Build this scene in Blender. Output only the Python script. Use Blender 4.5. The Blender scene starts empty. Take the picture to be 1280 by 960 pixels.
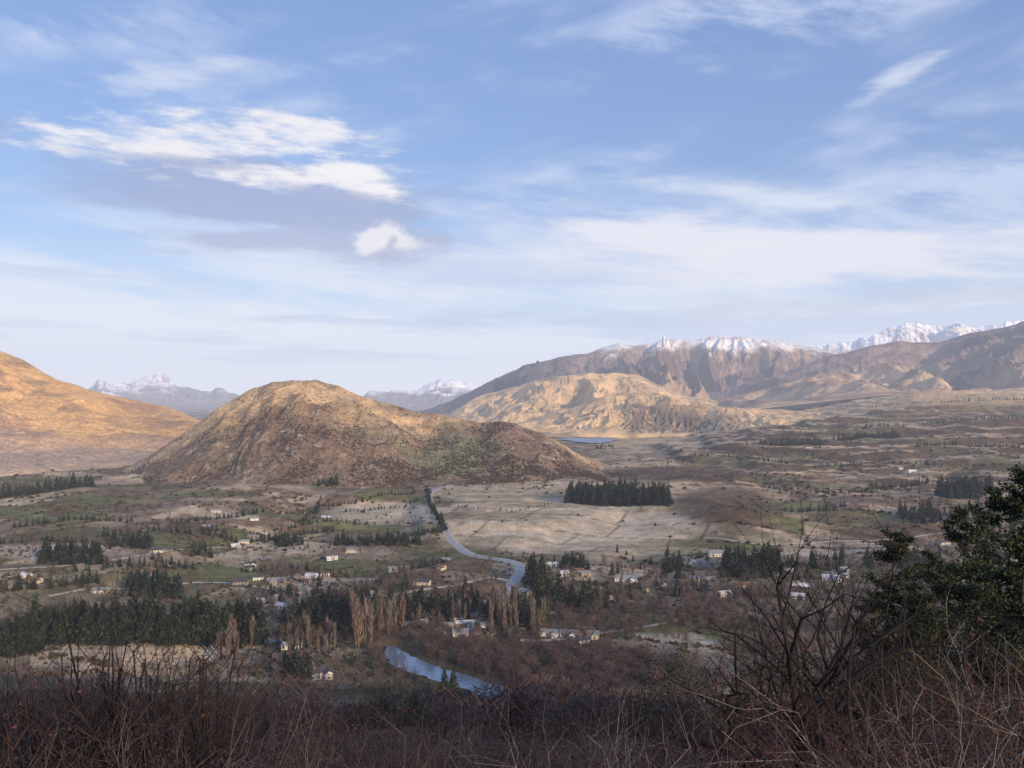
import bpy, math, numpy as np, random
from math import radians, sin, cos, pi
rng=np.random.default_rng(7); random.seed(7)
H=200.0; F=1000.0; HY=500.0
sc=bpy.context.scene
# ------------------------------------------------------------------ noise
_tab=np.random.default_rng(3).random(65536)
def _h(ix,iy,s):
    return _tab[((ix*374761393+iy*668265263+s*974711)&0x7fffffff)*1103515245>>7&0xffff]
def vn(x,y,s=0):
    ix=np.floor(x).astype(np.int64);iy=np.floor(y).astype(np.int64)
    fx=x-ix;fy=y-iy
    fx=fx*fx*fx*(fx*(fx*6-15)+10);fy=fy*fy*fy*(fy*(fy*6-15)+10)
    a=_h(ix,iy,s);b=_h(ix+1,iy,s);c=_h(ix,iy+1,s);d=_h(ix+1,iy+1,s)
    return ((a*(1-fx)+b*fx)*(1-fy)+(c*(1-fx)+d*fx)*fy)*2-1
def fbm(x,y,o=4,s=0,g=.5):
    r=0;a=1;t=0
    for i in range(o):
        r=r+a*vn(x*2**i+i*17.3,y*2**i-i*9.1,s+i);t+=a;a*=g
    return r/t
def ridged(x,y,o=5,s=0,g=.5):
    r=0;a=1;t=0
    for i in range(o):
        r=r+a*(1-np.abs(vn(x*2**i+i*7.7,y*2**i+i*3.1,s+i))*2).clip(-1,1);t+=a;a*=g
    return r/t
def ss(a,b,x):
    t=np.clip((x-a)/(b-a),0,1);return t*t*(3-2*t)
def A(*c): return np.array(c,float)
def lerp(a,b,t): return a+(b-a)*t[...,None]
# ------------------------------------------------------------------ materials
def newmat(n):
    m=bpy.data.materials.new(n);m.use_nodes=True
    nt=m.node_tree;return m,nt,nt.nodes['Principled BSDF']
def plain(n,c,r=.8,spec=.2,metal=0,nscale=1.0,namp=.25):
    m,nt,b=newmat(n);L=nt.links
    tc=nt.nodes.new('ShaderNodeTexCoord');no=nt.nodes.new('ShaderNodeTexNoise');no.inputs['Scale'].default_value=nscale;no.inputs['Detail'].default_value=3
    L.new(tc.outputs['Object'],no.inputs['Vector'])
    mr=nt.nodes.new('ShaderNodeMapRange');mr.inputs[3].default_value=1-namp;mr.inputs[4].default_value=1+namp
    L.new(no.outputs[0],mr.inputs[0])
    vm=nt.nodes.new('ShaderNodeVectorMath');vm.operation='SCALE';vm.inputs[0].default_value=c
    L.new(mr.outputs[0],vm.inputs[3]);L.new(vm.outputs[0],b.inputs['Base Color'])
    b.inputs['Roughness'].default_value=r;b.inputs['Specular IOR Level'].default_value=spec;b.inputs['Metallic'].default_value=metal
    return m
def terrain_mat(n,scales,amp=.5,bump=0,bscale=.05,bdist=3,detail=4):
    m,nt,b=newmat(n);L=nt.links
    at=nt.nodes.new('ShaderNodeAttribute');at.attribute_name='Col'
    tc=nt.nodes.new('ShaderNodeTexCoord');cur=at.outputs['Color']
    for i,s in enumerate(scales):
        no=nt.nodes.new('ShaderNodeTexNoise');no.inputs['Scale'].default_value=s;no.inputs['Detail'].default_value=detail;no.inputs['Roughness'].default_value=.65
        L.new(tc.outputs['Object'],no.inputs['Vector'])
        mr=nt.nodes.new('ShaderNodeMapRange');mr.inputs[1].default_value=.3;mr.inputs[2].default_value=.7
        mr.inputs[3].default_value=1-amp;mr.inputs[4].default_value=1+amp
        L.new(no.outputs[0],mr.inputs[0])
        vm=nt.nodes.new('ShaderNodeVectorMath');vm.operation='SCALE'
        L.new(cur,vm.inputs[0]);L.new(mr.outputs[0],vm.inputs[3]);cur=vm.outputs[0]
    L.new(cur,b.inputs['Base Color'])
    b.inputs['Roughness'].default_value=.95;b.inputs['Specular IOR Level'].default_value=.05
    if bump:
        no=nt.nodes.new('ShaderNodeTexNoise');no.inputs['Scale'].default_value=bscale;no.inputs['Detail'].default_value=4
        L.new(tc.outputs['Object'],no.inputs['Vector'])
        bp=nt.nodes.new('ShaderNodeBump');bp.inputs['Strength'].default_value=bump;bp.inputs['Distance'].default_value=bdist
        L.new(no.outputs[0],bp.inputs['Height']);L.new(bp.outputs[0],b.inputs['Normal'])
    return m
def veg_mat(n):
    m,nt,b=newmat(n);at=nt.nodes.new('ShaderNodeAttribute');at.attribute_name='Col'
    nt.links.new(at.outputs['Color'],b.inputs['Base Color'])
    b.inputs['Roughness'].default_value=.85;b.inputs['Specular IOR Level'].default_value=.15
    return m
MV=veg_mat('foliage_and_bark')
# ------------------------------------------------------------------ mesh helper
def mkmesh(name,v,f,col=None,mats=None,smooth=False,mi=None):
    me=bpy.data.meshes.new(name);v=np.asarray(v,np.float32);f=np.asarray(f,np.int32)
    M,k=f.shape
    me.vertices.add(len(v));me.vertices.foreach_set('co',v.ravel())
    me.loops.add(M*k);me.loops.foreach_set('vertex_index',f.ravel())
    me.polygons.add(M);me.polygons.foreach_set('loop_start',np.arange(M,dtype=np.int32)*k)
    me.polygons.foreach_set('loop_total',np.full(M,k,np.int32))
    if smooth: me.polygons.foreach_set('use_smooth',np.ones(M,bool))
    if mi is not None: me.polygons.foreach_set('material_index',np.asarray(mi,np.int32))
    me.update(calc_edges=True)
    if col is not None:
        a=me.color_attributes.new('Col','FLOAT_COLOR','POINT')
        c=np.ones((len(v),4),np.float32);c[:,:3]=col;a.data.foreach_set('color',c.ravel())
    for m in (mats or []): me.materials.append(m)
    return me
def obj(name,me,loc=(0,0,0),rz=0,s=1):
    o=bpy.data.objects.new(name,me);sc.collection.objects.link(o)
    o.location=loc;o.rotation_euler=(0,0,rz);o.scale=(s,s,s) if np.isscalar(s) else s
    return o
def gridfaces(nr,nc):
    i=np.arange(nr-1)[:,None]*nc+np.arange(nc-1)[None]
    return np.stack([i,i+1,i+1+nc,i+nc],-1).reshape(-1,4)
# ------------------------------------------------------------------ ground
def flat(px,py): # point of the valley floor
    Y=H*F/(py-HY);return ((px-640)/F*Y,Y)
def catmull(P,n):
    P=np.array(P,float);P=np.vstack([2*P[0]-P[1],P,2*P[-1]-P[-2]]);out=[]
    for i in range(1,len(P)-2):
        for t in np.linspace(0,1,n,endpoint=False):
            a,b,c,d=P[i-1:i+3]
            out.append(.5*(2*b+(c-a)*t+(2*a-5*b+4*c-d)*t*t+(3*b-a-3*c+d)*t**3))
    out.append(P[-2]);return np.array(out)
road=catmull([flat(*p) for p in [(700,590),(640,596),(590,603),(556,609),(537,617),(541,634),(552,652),(568,668),(592,684),(622,696),(643,705),(651,714),(644,727),(632,739),(612,749),(575,756),(530,760)]],12)
river=catmull([flat(*p) for p in [(488,806),(496,818),(512,828),(535,837),(565,846),(605,859),(650,874),(700,884)]],10)
NR,NC=1100,1200;TX=.92
Yp=20*(30060/20.)**(np.arange(NR)/(NR-1.)) 
tx=np.linspace(-TX,TX,NC)
YY=(Yp-60)[:,None]+0*tx[None];XX=Yp[:,None]*tx[None]
def h0(x,Y):
    t=x/np.maximum(Y+60,20)
    v=4*fbm(x/350,Y/350,3,1)+1.2*fbm(x/70,Y/70,3,2)
    rise=270*ss(1800,6300,Y)*ss(.19,.56,t)+60*ss(1500,3200,Y)*ss(.12,.3,t)*ss(4800,3300,Y)
    rise=rise+rise*.12*fbm(x/500,Y/400,3,5)
    st=24.;q=rise/st+.5*fbm(x/300,Y/300,3,6);rise=.35*rise+.65*st*(np.floor(q)+ss(.72,1,q-np.floor(q)))
    hum=ss(1150,1800,Y)*ss(.10,.3,t)*(16*fbm(x/260,Y/200,4,8)+9*ridged(x/160,Y/120,3,9))*ss(9000,5000,Y)
    huml=ss(1250,1500,Y)*ss(-.12,-.25,t)*(10*fbm(x/150,Y/120,4,18)+5)
    v=v+rise+hum*.95+huml
    for (px,py,a,r) in [(300,618,18,90),(230,640,11,80),(880,640,22,110),(930,650,18,90),(1060,640,20,130),(470,618,8,60),(1230,700,12,120)]:
        gx,gy=flat(px,py);v=v+a*np.exp(-((x-gx)**2+(Y-gy)**2)/r**2)
    near=H-1.7-.40*Y+ss(5,80,Y)*6*fbm(x/60,Y/60,4,11)-2*ss(20,200,Y)
    near=np.where(Y<0,H-1.7-.34*Y,near)
    k=14.;m=np.maximum(v,near);return m+k*np.log1p(np.exp(-np.abs(v-near)/k))*(np.where(Y<60,ss(0,60,Y),1))
ZZ=h0(XX,YY)
def dist_poly(x,y,P):
    d=np.full(x.shape,1e9);idx=np.zeros(x.shape,int)
    for i in range(len(P)-1):
        a=P[i];b=P[i+1];ab=b-a;t=np.clip(((x-a[0])*ab[0]+(y-a[1])*ab[1])/(ab@ab+1e-9),0,1)
        dd=np.hypot(x-a[0]-t*ab[0],y-a[1]-t*ab[1]);m=dd<d;d[m]=dd[m];idx[m]=i
    return d,idx
def box_near(P,pad):
    return (XX>P[:,0].min()-pad)&(XX<P[:,0].max()+pad)&(YY>P[:,1].min()-pad)&(YY<P[:,1].max()+pad)
roadz=h0(road[:,0],road[:,1])
for _ in range(30): roadz[1:-1]=(roadz[:-2]+roadz[1:-1]*2+roadz[2:])/4
m=box_near(road,50);RD=np.full(XX.shape,1e9);d,i=dist_poly(XX[m],YY[m],road);RD[m]=d
w=1-ss(18,45,d);ZZ[m]=ZZ[m]*(1-w)+(roadz[i]-.3)*w
m=box_near(river,80);RV=np.full(XX.shape,1e9);d,i=dist_poly(XX[m],YY[m],river);RV[m]=d
w=1-ss(20,70,d);ZZ[m]=ZZ[m]*(1-w)+0.6*w;w=1-ss(8,15,d);ZZ[m]-=3*w
# lake basin far away
LX,LY=flat(738,551);w=np.exp(-(((XX-LX)/380)**2+((YY-LY)/420)**2)**2);ZZ=ZZ*(1-w)+(-2)*w
ZZ=np.where((np.abs(XX/np.maximum(YY,1)-.105)<.05)&(YY>2700)&(YY<4400),np.minimum(ZZ,2.5),ZZ)
def zat(x,y):
    x=np.asarray(x,float);y=np.asarray(y,float)
    yp=np.clip(y+60,20.01,29000);r=np.log(yp/20)/math.log(30060/20.)*(NR-1);c=(np.clip(x/yp,-TX+.001,TX-.001)+TX)/(2*TX)*(NC-1)
    r0=r.astype(int);c0=c.astype(int);r0=np.clip(r0,0,NR-2);c0=np.clip(c0,0,NC-2);fr=r-r0;fc=c-c0
    return (ZZ[r0,c0]*(1-fc)+ZZ[r0,c0+1]*fc)*(1-fr)+(ZZ[r0+1,c0]*(1-fc)+ZZ[r0+1,c0+1]*fc)*fr
_ym=np.geomspace(150,9000,500)
def G(px,py):
    px=np.atleast_1d(np.asarray(px,float));py=np.atleast_1d(np.asarray(py,float))
    t=(px-640)/F;z=zat(t[:,None]*_ym,np.broadcast_to(_ym,(len(px),500)))
    ray=H-(py[:,None]-HY)/F*_ym
    hit=(ray<=z);i=np.where(hit.any(1),hit.argmax(1),499);i=np.maximum(i,1)
    d1=ray[np.arange(len(px)),i-1]-z[np.arange(len(px)),i-1];d2=z[np.arange(len(px)),i]-ray[np.arange(len(px)),i]
    f=np.clip(d1/(d1+d2+1e-6),0,1);Y=_ym[i-1]*(1-f)+_ym[i]*f
    return np.stack([t*Y,Y,zat(t*Y,Y)],-1)
# ground colours
def cells(x,y,ang,w,h,s):
    xr=x*cos(ang)-y*sin(ang)+12*fbm(x/200,y/200,2,40);yr=x*sin(ang)+y*cos(ang)+12*fbm(x/200,y/200,2,41)
    j=np.floor(yr/h);off=_h(j.astype(np.int64),j.astype(np.int64)*0+3,s)*w
    i=np.floor((xr+off)/w);fx=(xr+off)/w-i;fy=yr/h-j
    e=np.minimum(np.minimum(fx,1-fx)*w,np.minimum(fy,1-fy)*h)
    return i.astype(np.int64),j.astype(np.int64),e
PX=640+F*XX/np.maximum(YY,1);PY=HY+F*(H-ZZ)/np.maximum(YY,1)
ci,cj,ce=cells(XX,YY,.35,150,95,50)
hh=_h(ci,cj,51);h2=_h(ci,cj,52)
pal=np.array([(.46,.35,.235),(.30,.23,.155),(.155,.16,.068),(.53,.415,.29),(.23,.165,.11),(.13,.14,.056),(.40,.305,.21),(.32,.235,.16)])
C=pal[(hh*8).astype(int)%8]
C=lerp(C,A(.29,.225,.16),np.full(XX.shape,.10))
big=fbm(XX/260,YY/260,4,60);med=fbm(XX/60,YY/60,4,61);fin=fbm(XX/14,YY/14,3,62)
brown=A(.135,.09,.062);dark=A(.045,.035,.028);tan=A(.46,.335,.215);pale=A(.57,.465,.34);olive=A(.115,.12,.048)
C=lerp(C,brown,ss(-.04,.28,med+.4*big)*.8)
C=lerp(C,olive,ss(.08,.40,fbm(XX/120,YY/120,4,66))*.5)
C=lerp(C,dark,(1-ss(1,5,ce))*(h2>.35)*.65)
# terraces on the right
wr=ss(1400,1900,YY)*ss(.06,.16,XX/(YY+60))
gz=np.gradient(ZZ,axis=0)/np.gradient(YY,axis=0)
Ct=lerp(np.broadcast_to(tan,C.shape),A(.58,.43,.27),ss(-.2,.5,big))
Ct=lerp(Ct,brown*1.2,ss(.02,.30,med+.6*fbm(XX/350,YY/120,4,63))*.65)
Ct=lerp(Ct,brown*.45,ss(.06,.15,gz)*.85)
Ct=lerp(Ct,A(.18,.175,.08),(h2>.75)*.5)
Ct=lerp(Ct,dark,(1-ss(1,5,ce))*(h2>.5)*.5)
fz=ss(3300,5200,YY)
Ct=lerp(Ct,A(.68,.47,.26),fz*.65)
C=lerp(C,Ct,wr)
def ell(px,py,a,b): return 1-ss(.7,1.15,np.sqrt(((PX-px)/a)**2+((PY-py)/b)**2)+.12*med)
pf=np.maximum(ell(720,655,180,42),ell(640,615,110,18))
Cp=lerp(np.broadcast_to(pale,C.shape),tan*.9,ss(-.1,.4,fbm(XX/220,YY/50,3,70)))
Cp=lerp(Cp,A(.34,.31,.20),ss(.0,.2,np.sin(XX/9+YY/31))*.3*(hh>.5))
Cp=lerp(Cp,A(.26,.24,.14),ss(.15,.4,fbm(XX/300,YY/60,3,71))*.5)
Cp=lerp(Cp,brown,(1-ss(1,4,ce))*.6)
C=lerp(C,Cp,pf*.9)
C=lerp(C,pale,ell(480,640,75,14)*.7);C=lerp(C,A(.50,.41,.31),ell(830,805,75,14)*.8);C=lerp(C,A(.46,.37,.26),ell(150,825,160,16)*.8)
C=lerp(C,A(.42,.36,.27),ell(400,885,70,12)*.8);C=lerp(C,A(.50,.42,.32),ell(1000,765,90,9)*.6);C=lerp(C,A(.5,.42,.32),ell(70,690,90,12)*.6)
C=lerp(C,brown*.75,ell(905,632,70,26)*.75);C=lerp(C,brown*.7,ell(850,592,110,10)*.8);C=lerp(C,brown*.8,ell(1150,668,120,12)*.6)
C=lerp(C,dark*1.3,ell(700,830,190,38)*.75)
wn=1-ss(380,480,YY)
C=lerp(C,lerp(np.broadcast_to(A(.09,.062,.052),C.shape),A(.18,.13,.095),ss(-.1,.5,med)),wn)
C=lerp(C,dark*1.4,(1-ss(16,30,RV))*.8)
C=lerp(C,A(.36,.32,.26),(1-ss(6,10,RD))*.7)
C=C*(1+.28*fin[...,None])
MG=terrain_mat('dry_grass_ground',[.25,.04],.30,.6,.15,1.5)
me=mkmesh('ground',np.stack([XX,YY,ZZ],-1).reshape(-1,3),gridfaces(NR,NC),C.reshape(-1,3),[MG],True)
obj('ground',me)
# the range continues uphill behind the viewpoint; unseen slope, added to shade the foreground
yb=np.linspace(-38,-760,60)[:,None];xb=np.linspace(-1,1,90)[None]*(np.linspace(60,1300,60)[:,None])
zb=H-1.7-.275*yb+ss(40,200,-yb)*14*fbm(xb/120,yb/120,4,12)-2.6;xb=xb+0*yb;yb=yb+0*xb
cb_=lerp(np.broadcast_to(brown,xb.shape+(3,)),tan,ss(-.3,.4,fbm(xb/60,yb/60,4,13)))
obj('shading_hillside',mkmesh('shading_hillside',np.stack([xb,yb,zb],-1).reshape(-1,3),gridfaces(60,90),cb_.reshape(-1,3),[MG],True))
# ------------------------------------------------------------------ mountains
def mountain(name,prof,D,front,back,base,nu,nv,amp,gs,colf,seed,mat,gexp=1.15,rn=.02,wob=1.5,dv=.05,aniso=2.2,crest=.25,hfun=None):
    prof=np.array(prof,float);px=np.linspace(prof[0,0],prof[-1,0],nu)
    py=np.interp(px,prof[:,0],prof[:,1]);ker=np.hanning(max(5,int(nu*6/(px[-1]-px[0])*2)|1));ker/=ker.sum();pad=len(ker)//2
    py=np.convolve(np.pad(py,pad,mode='edge'),ker,'valid')
    py=py-wob*1.3*fbm(px/16,px*0+seed*1.37,4,seed)
    t=(px-640)/F
    Dr=(np.interp(px,*np.array(D,float).T) if not np.isscalar(D) else D+0*px)*(1+dv*fbm(px/90,px*0+seed,3,seed+1))
    fr=np.interp(px,*np.array(front,float).T) if not np.isscalar(front) else front+0*px
    bz=np.interp(px,*np.array(base,float).T) if not np.isscalar(base) else base+0*px
    zr=H+(HY-py)/F*Dr
    nf=int(nv*.85);s=np.concatenate([np.linspace(0,1,nf),1+np.linspace(0,1,nv-nf+1)[1:]])
    S=s[:,None]+0*t[None]
    Y=np.where(S<=1,fr+(Dr-fr)*S,Dr+(S-1)*back);X=t*Y
    g=np.where(S<=1,S.clip(0,1)**gexp,1-(S-1).clip(0,1)**1.2)
    Z=bz+(zr-bz)*g
    wx=X+gs*.5*fbm(X/gs/1.5,Y/gs/1.5,3,seed+5);wy=Y+gs*.5*fbm(X/gs/1.5,Y/gs/1.5,3,seed+6)
    n=ridged(wx/gs,wy/(gs*aniso),6,seed+2,.52);n2=fbm(X/gs*4,Y/gs*4,4,seed+9)
    env=ss(0,.3,S)*(crest+(1-crest)*ss(1.0,.72,S))
    hf=np.clip((zr-bz)/np.max(zr-bz),.05,1)
    disp=amp*(np.minimum(n-.45,.35)+.18*n2)*env*hf
    Z=Z+disp-np.where(S<.02,8,0)
    if hfun is not None: Z=hfun(px[None]+0*Z,S,X,Y,Z)
    lim=H+(zr-H)[None]/Dr[None]*Y+.004*Y
    Z=np.where(S<1,np.minimum(Z,np.maximum(lim,bz[None]+5)),Z)
    gu=np.gradient(Z,axis=1)/np.gradient(X,axis=1);gv=np.gradient(Z,axis=0)/np.gradient(Y,axis=0)
    col=colf(px[None]+0*Z,S,Z,n,n2,gu,gv,X,Y)
    me=mkmesh(name,np.stack([X,Y,Z],-1).reshape(-1,3),gridfaces(nv,nu),np.clip(col,0,.95).reshape(-1,3),[mat],True)
    obj(name,me);return X,Y,Z,S,px
MH=terrain_mat('hill_tussock',[.12,.03],.28,.7,.12,2.5)
MM=terrain_mat('mountain_rock_and_tussock',[.008],.30,0,detail=4)
snow=A(.88,.89,.93)
def B(c,Z): return np.broadcast_to(A(*c),Z.shape+(3,))
def c_hill(px,S,Z,n,n2,gu,gv,X,Y):
    c=lerp(B((.54,.375,.215),Z),A(.34,.24,.145),ss(-.3,.5,fbm(X/90,Y/90,4,3)))
    lo=ss(.82,.32,S+.40*fbm(X/160,Y/160,4,4)-.45*ss(430,620,px))  # brown scrub low down; the right ridge's shade is painted in as brown too
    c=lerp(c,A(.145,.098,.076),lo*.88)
    c=lerp(c,A(.10,.07,.055),ss(.05,.4,fbm(X/40,Y/60,4,6))*.5)
    c=lerp(c,A(.42,.36,.30),ss(.3,.6,fbm(X/25,Y/25,3,7))*.5)
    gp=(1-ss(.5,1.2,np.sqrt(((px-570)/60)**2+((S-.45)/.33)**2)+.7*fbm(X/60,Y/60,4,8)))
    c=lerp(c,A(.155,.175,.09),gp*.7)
    c=lerp(c,A(.20,.175,.11),ss(.1,.4,fbm(X/130,Y/110,4,14))*.3)
    return c
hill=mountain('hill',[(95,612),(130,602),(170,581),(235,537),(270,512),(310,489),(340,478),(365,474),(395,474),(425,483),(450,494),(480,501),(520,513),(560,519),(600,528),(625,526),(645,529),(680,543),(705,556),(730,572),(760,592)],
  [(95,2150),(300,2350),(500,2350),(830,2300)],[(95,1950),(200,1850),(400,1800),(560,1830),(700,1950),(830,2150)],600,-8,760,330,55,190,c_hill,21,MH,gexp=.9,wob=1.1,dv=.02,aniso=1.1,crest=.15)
def c_left(px,S,Z,n,n2,gu,gv,X,Y):
    c=lerp(B((.72,.43,.19),Z),A(.50,.30,.155),ss(-.2,.5,fbm(X/200,Y/200,4,3)))
    c=lerp(c,A(.30,.19,.135),ss(.1,.5,fbm(X/90,Y/140,4,5)+.3*(S<.4))*.6)
    c=lerp(c,A(.40,.32,.27),ss(.5,.15,S)*.7)
    return c
mountain('mountain',[(-420,250),(-200,340),(-60,408),(0,437),(40,456),(60,469),(130,492),(200,506),(235,518),(270,535),(320,560)],3500,[(-420,1700),(0,2050),(320,2500)],1500,[(-420,0),(320,-5)],520,260,130,300,c_left,33,MH,gexp=1.0,wob=1.0,aniso=1.6,crest=.15)
def snowcol(lo,hi,rock,low):
    def f(px,S,Z,n,n2,gu,gv,X,Y):
        c=lerp(B(low,Z),A(*rock),ss(-.2,.4,n2))
        sl=np.hypot(gu,gv)
        m=ss(lo,hi,Z+ (hi-lo)*(1.1*n2+.5*(n-.4)))*(1-.65*ss(.55,1.1,sl))
        return lerp(c,snow,m)
    return f
mountain('snow_mountain',[(40,498),(80,494),(112,483),(124,472),(140,478),(158,477),(180,472),(203,466),(222,478),(245,482),(262,488),(275,483),(292,491),(320,500),(360,505)],22000,17500,4000,0,420,150,520,1500,snowcol(380,640,(.2,.18,.18),(.24,.2,.18)),44,MM,wob=4.0,crest=.3)
mountain('snow_mountain',[(430,502),(465,491),(490,488),(515,492),(530,484),(550,477),(575,475),(592,478),(620,486),(680,492)],20000,16000,4000,0,320,120,420,1500,snowcol(300,480,(.2,.18,.2),(.24,.21,.19)),55,MM,wob=3.,crest=.3)
mountain('snow_mountain',[(940,450),(985,438),(1005,431),(1040,424),(1068,420),(1090,413),(1115,409),(1140,404),(1165,403),(1200,402),(1225,406),(1260,404),(1320,396),(1420,400),(1500,410)],19000,13500,5000,100,620,180,700,1600,snowcol(850,1250,(.25,.22,.22),(.26,.21,.18)),66,MM,wob=4.0,crest=.4)
def c_range(px,S,Z,n,n2,gu,gv,X,Y):
    c=lerp(B((.38,.27,.205),Z),A(.22,.16,.14),ss(-.3,.4,n2+.3*n))
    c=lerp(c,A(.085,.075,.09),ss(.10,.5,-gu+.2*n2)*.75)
    fo=ss(800,620,px)*ss(.25,.45,S)+ss(640,560,px)*.8  # dark forest, with its blue shadow painted into the colour
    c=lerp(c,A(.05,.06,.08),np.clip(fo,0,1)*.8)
    c=lerp(c,A(.46,.33,.20),ss(.4,.15,S)*.7)
    m=ss(780,940,Z+200*n2+110*(n-.4))*ss(700,780,px)
    return lerp(c,snow,m*.75)
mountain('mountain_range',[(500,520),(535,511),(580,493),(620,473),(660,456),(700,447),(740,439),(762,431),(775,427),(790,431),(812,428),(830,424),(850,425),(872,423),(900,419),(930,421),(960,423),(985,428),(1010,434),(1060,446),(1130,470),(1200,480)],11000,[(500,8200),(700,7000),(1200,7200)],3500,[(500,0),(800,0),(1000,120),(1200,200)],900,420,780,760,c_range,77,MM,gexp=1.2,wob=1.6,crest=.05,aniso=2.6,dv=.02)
def c_right(px,S,Z,n,n2,gu,gv,X,Y):
    c=lerp(B((.54,.38,.23),Z),A(.31,.21,.15),ss(-.2,.4,n2+.2*n))
    c=lerp(c,A(.21,.15,.14),ss(.45,.8,S+.2*n2)*.7)
    c=lerp(c,A(.085,.08,.10),ss(1100,1240,px+60*n2)*ss(.2,.45,S)*.7)  # purple shadow of the upper right slopes, painted into the colour
    m=ss(1000,1150,Z+120*n2)*ss(1120,1200,px);return lerp(c,snow,m*.5)
mountain('mountain_range',[(830,500),(900,488),(950,474),(1000,458),(1035,445),(1060,440),(1090,431),(1120,426),(1150,428),(1180,427),(1205,419),(1240,411),(1280,403),(1350,388),(1450,370),(1560,350)],9300,[(830,6000),(1280,6200),(1560,6200)],3000,[(830,40),(950,140),(1100,240),(1560,240)],700,330,540,800,c_right,88,MM,gexp=1.2,wob=1.4,crest=.08,dv=.02)
def c_foot(px,S,Z,n,n2,gu,gv,X,Y):
    c=lerp(B((.68,.47,.26),Z),A(.46,.33,.20),ss(-.2,.5,n2))
    c=lerp(c,A(.2,.155,.12),ss(.2,.55,fbm(X/120,Y/200,4,12))*.4)
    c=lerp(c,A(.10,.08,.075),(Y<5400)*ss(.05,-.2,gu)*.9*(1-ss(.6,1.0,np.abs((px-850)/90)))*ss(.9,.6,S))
    return c
def scarp(px,S,X,Y,Z):
    w=(1-ss(.55,1.0,np.abs((px-850)/90)))
    p=(X-.45*(Y-4400))/52+1.2*fbm(X/90,Y/90,3,16)
    g=(p-np.floor(p));return Z-w*26*np.where(g<.7,g/.7,1-(g-.7)/.3)*ss(.02,.15,S)*ss(.85,.5,S)
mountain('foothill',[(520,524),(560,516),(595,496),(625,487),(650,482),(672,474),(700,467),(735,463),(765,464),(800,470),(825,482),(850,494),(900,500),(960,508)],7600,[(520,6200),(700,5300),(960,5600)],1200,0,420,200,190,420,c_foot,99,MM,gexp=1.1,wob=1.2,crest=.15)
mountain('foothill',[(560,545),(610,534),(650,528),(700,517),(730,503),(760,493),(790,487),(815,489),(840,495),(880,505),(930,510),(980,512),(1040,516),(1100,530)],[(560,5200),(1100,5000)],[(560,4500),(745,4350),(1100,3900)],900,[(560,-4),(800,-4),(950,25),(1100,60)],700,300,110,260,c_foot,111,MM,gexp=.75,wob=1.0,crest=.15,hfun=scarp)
# ------------------------------------------------------------------ water
def watermat(n,base,rough,bs,bd,metal):
    mw,nt,b=newmat(n)
    b.inputs['Base Color'].default_value=(*base,1);b.inputs['Roughness'].default_value=rough;b.inputs['Specular IOR Level'].default_value=.9;b.inputs['Metallic'].default_value=metal
    no=nt.nodes.new('ShaderNodeTexNoise');no.inputs['Scale'].default_value=bs;no.inputs['Detail'].default_value=4;bp=nt.nodes.new('ShaderNodeBump');bp.inputs['Strength'].default_value=.5;bp.inputs['Distance'].default_value=bd
    tc=nt.nodes.new('ShaderNodeTexCoord');nt.links.new(tc.outputs['Object'],no.inputs['Vector']);nt.links.new(no.outputs[0],bp.inputs['Height']);nt.links.new(bp.outputs[0],b.inputs['Normal']);return mw
mw=watermat('water',(.17,.24,.34),.08,.22,.6,.4)
ml=watermat('lake_water',(.08,.17,.32),.35,.1,.5,0)
def ribbon(name,P,z,half,mats,seg=None,offs=0,skirt=0):
    T=np.gradient(P,axis=0);T/=np.linalg.norm(T,axis=1)[:,None];N=np.stack([-T[:,1],T[:,0]],-1)
    h=half if not np.isscalar(half) else np.full(len(P),half)
    cols=[-h,h];zz=[z,z]
    if skirt: cols=[-h-skirt*2,-h,h,h+skirt*2];zz=[z-skirt,z,z,z-skirt]
    V=np.stack([np.column_stack([P+N*(offs+c)[:,None],q]) for c,q in zip(cols,zz)],1)
    f=gridfaces(len(P),len(cols))
    if seg is not None: f=f[[i for i in range(len(f)) if seg(i)]]
    return obj(name,mkmesh(name,V.reshape(-1,3),f,None,mats))
k_=np.arange(len(river));wid=np.minimum(12+2*np.sin(k_*.35)+1.5*np.sin(k_*.9),3+k_*.7)
ribbon('river',river,np.full(len(river),-.9),wid,[mw])
a=np.linspace(0,2*pi,60,endpoint=False);rr=1+.15*np.sin(3*a)+.08*np.sin(7*a)
V=np.column_stack([LX+125*rr*np.cos(a),LY+230*rr*np.sin(a),np.full(60,3.4)])
V=np.vstack([V,[LX,LY,3.4]]);obj('lake',mkmesh('lake',V,[(i,(i+1)%60,60) for i in range(60)],None,[ml]))
# ------------------------------------------------------------------ roads
mas=plain('asphalt_chipseal',(.31,.31,.325),.6,.4,nscale=.3,namp=.15);msh=plain('gravel_shoulder',(.42,.38,.32),.9,nscale=.5)
mpaint=plain('road_paint',(.8,.8,.78),.6)
R2=road;arc=np.concatenate([[0],np.cumsum(np.hypot(*np.diff(R2,axis=0).T))])
q=np.arange(0,arc[-1],3.0);R2=np.column_stack([np.interp(q,arc,road[:,0]),np.interp(q,arc,road[:,1])]);rz=np.interp(q,arc,roadz)
for _ in range(6): R2[1:-1]=(R2[:-2]+2*R2[1:-1]+R2[2:])/4
hr=ribbon('highway_road',R2,rz+.60,4.6,[mas],skirt=.0)
for nm,kw in [('shoulder',dict(z=rz+.50,half=6.1,mats=[msh],skirt=1.2)),('centre_line',dict(z=rz+.63,half=.12,mats=[mpaint],seg=lambda i:i%4==0)),
              ('edge_line_1',dict(z=rz+.63,half=.10,mats=[mpaint],offs=3.7)),('edge_line_2',dict(z=rz+.63,half=.10,mats=[mpaint],offs=-3.7))]:
    o=ribbon(nm,R2,**kw);o.parent=hr
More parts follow.
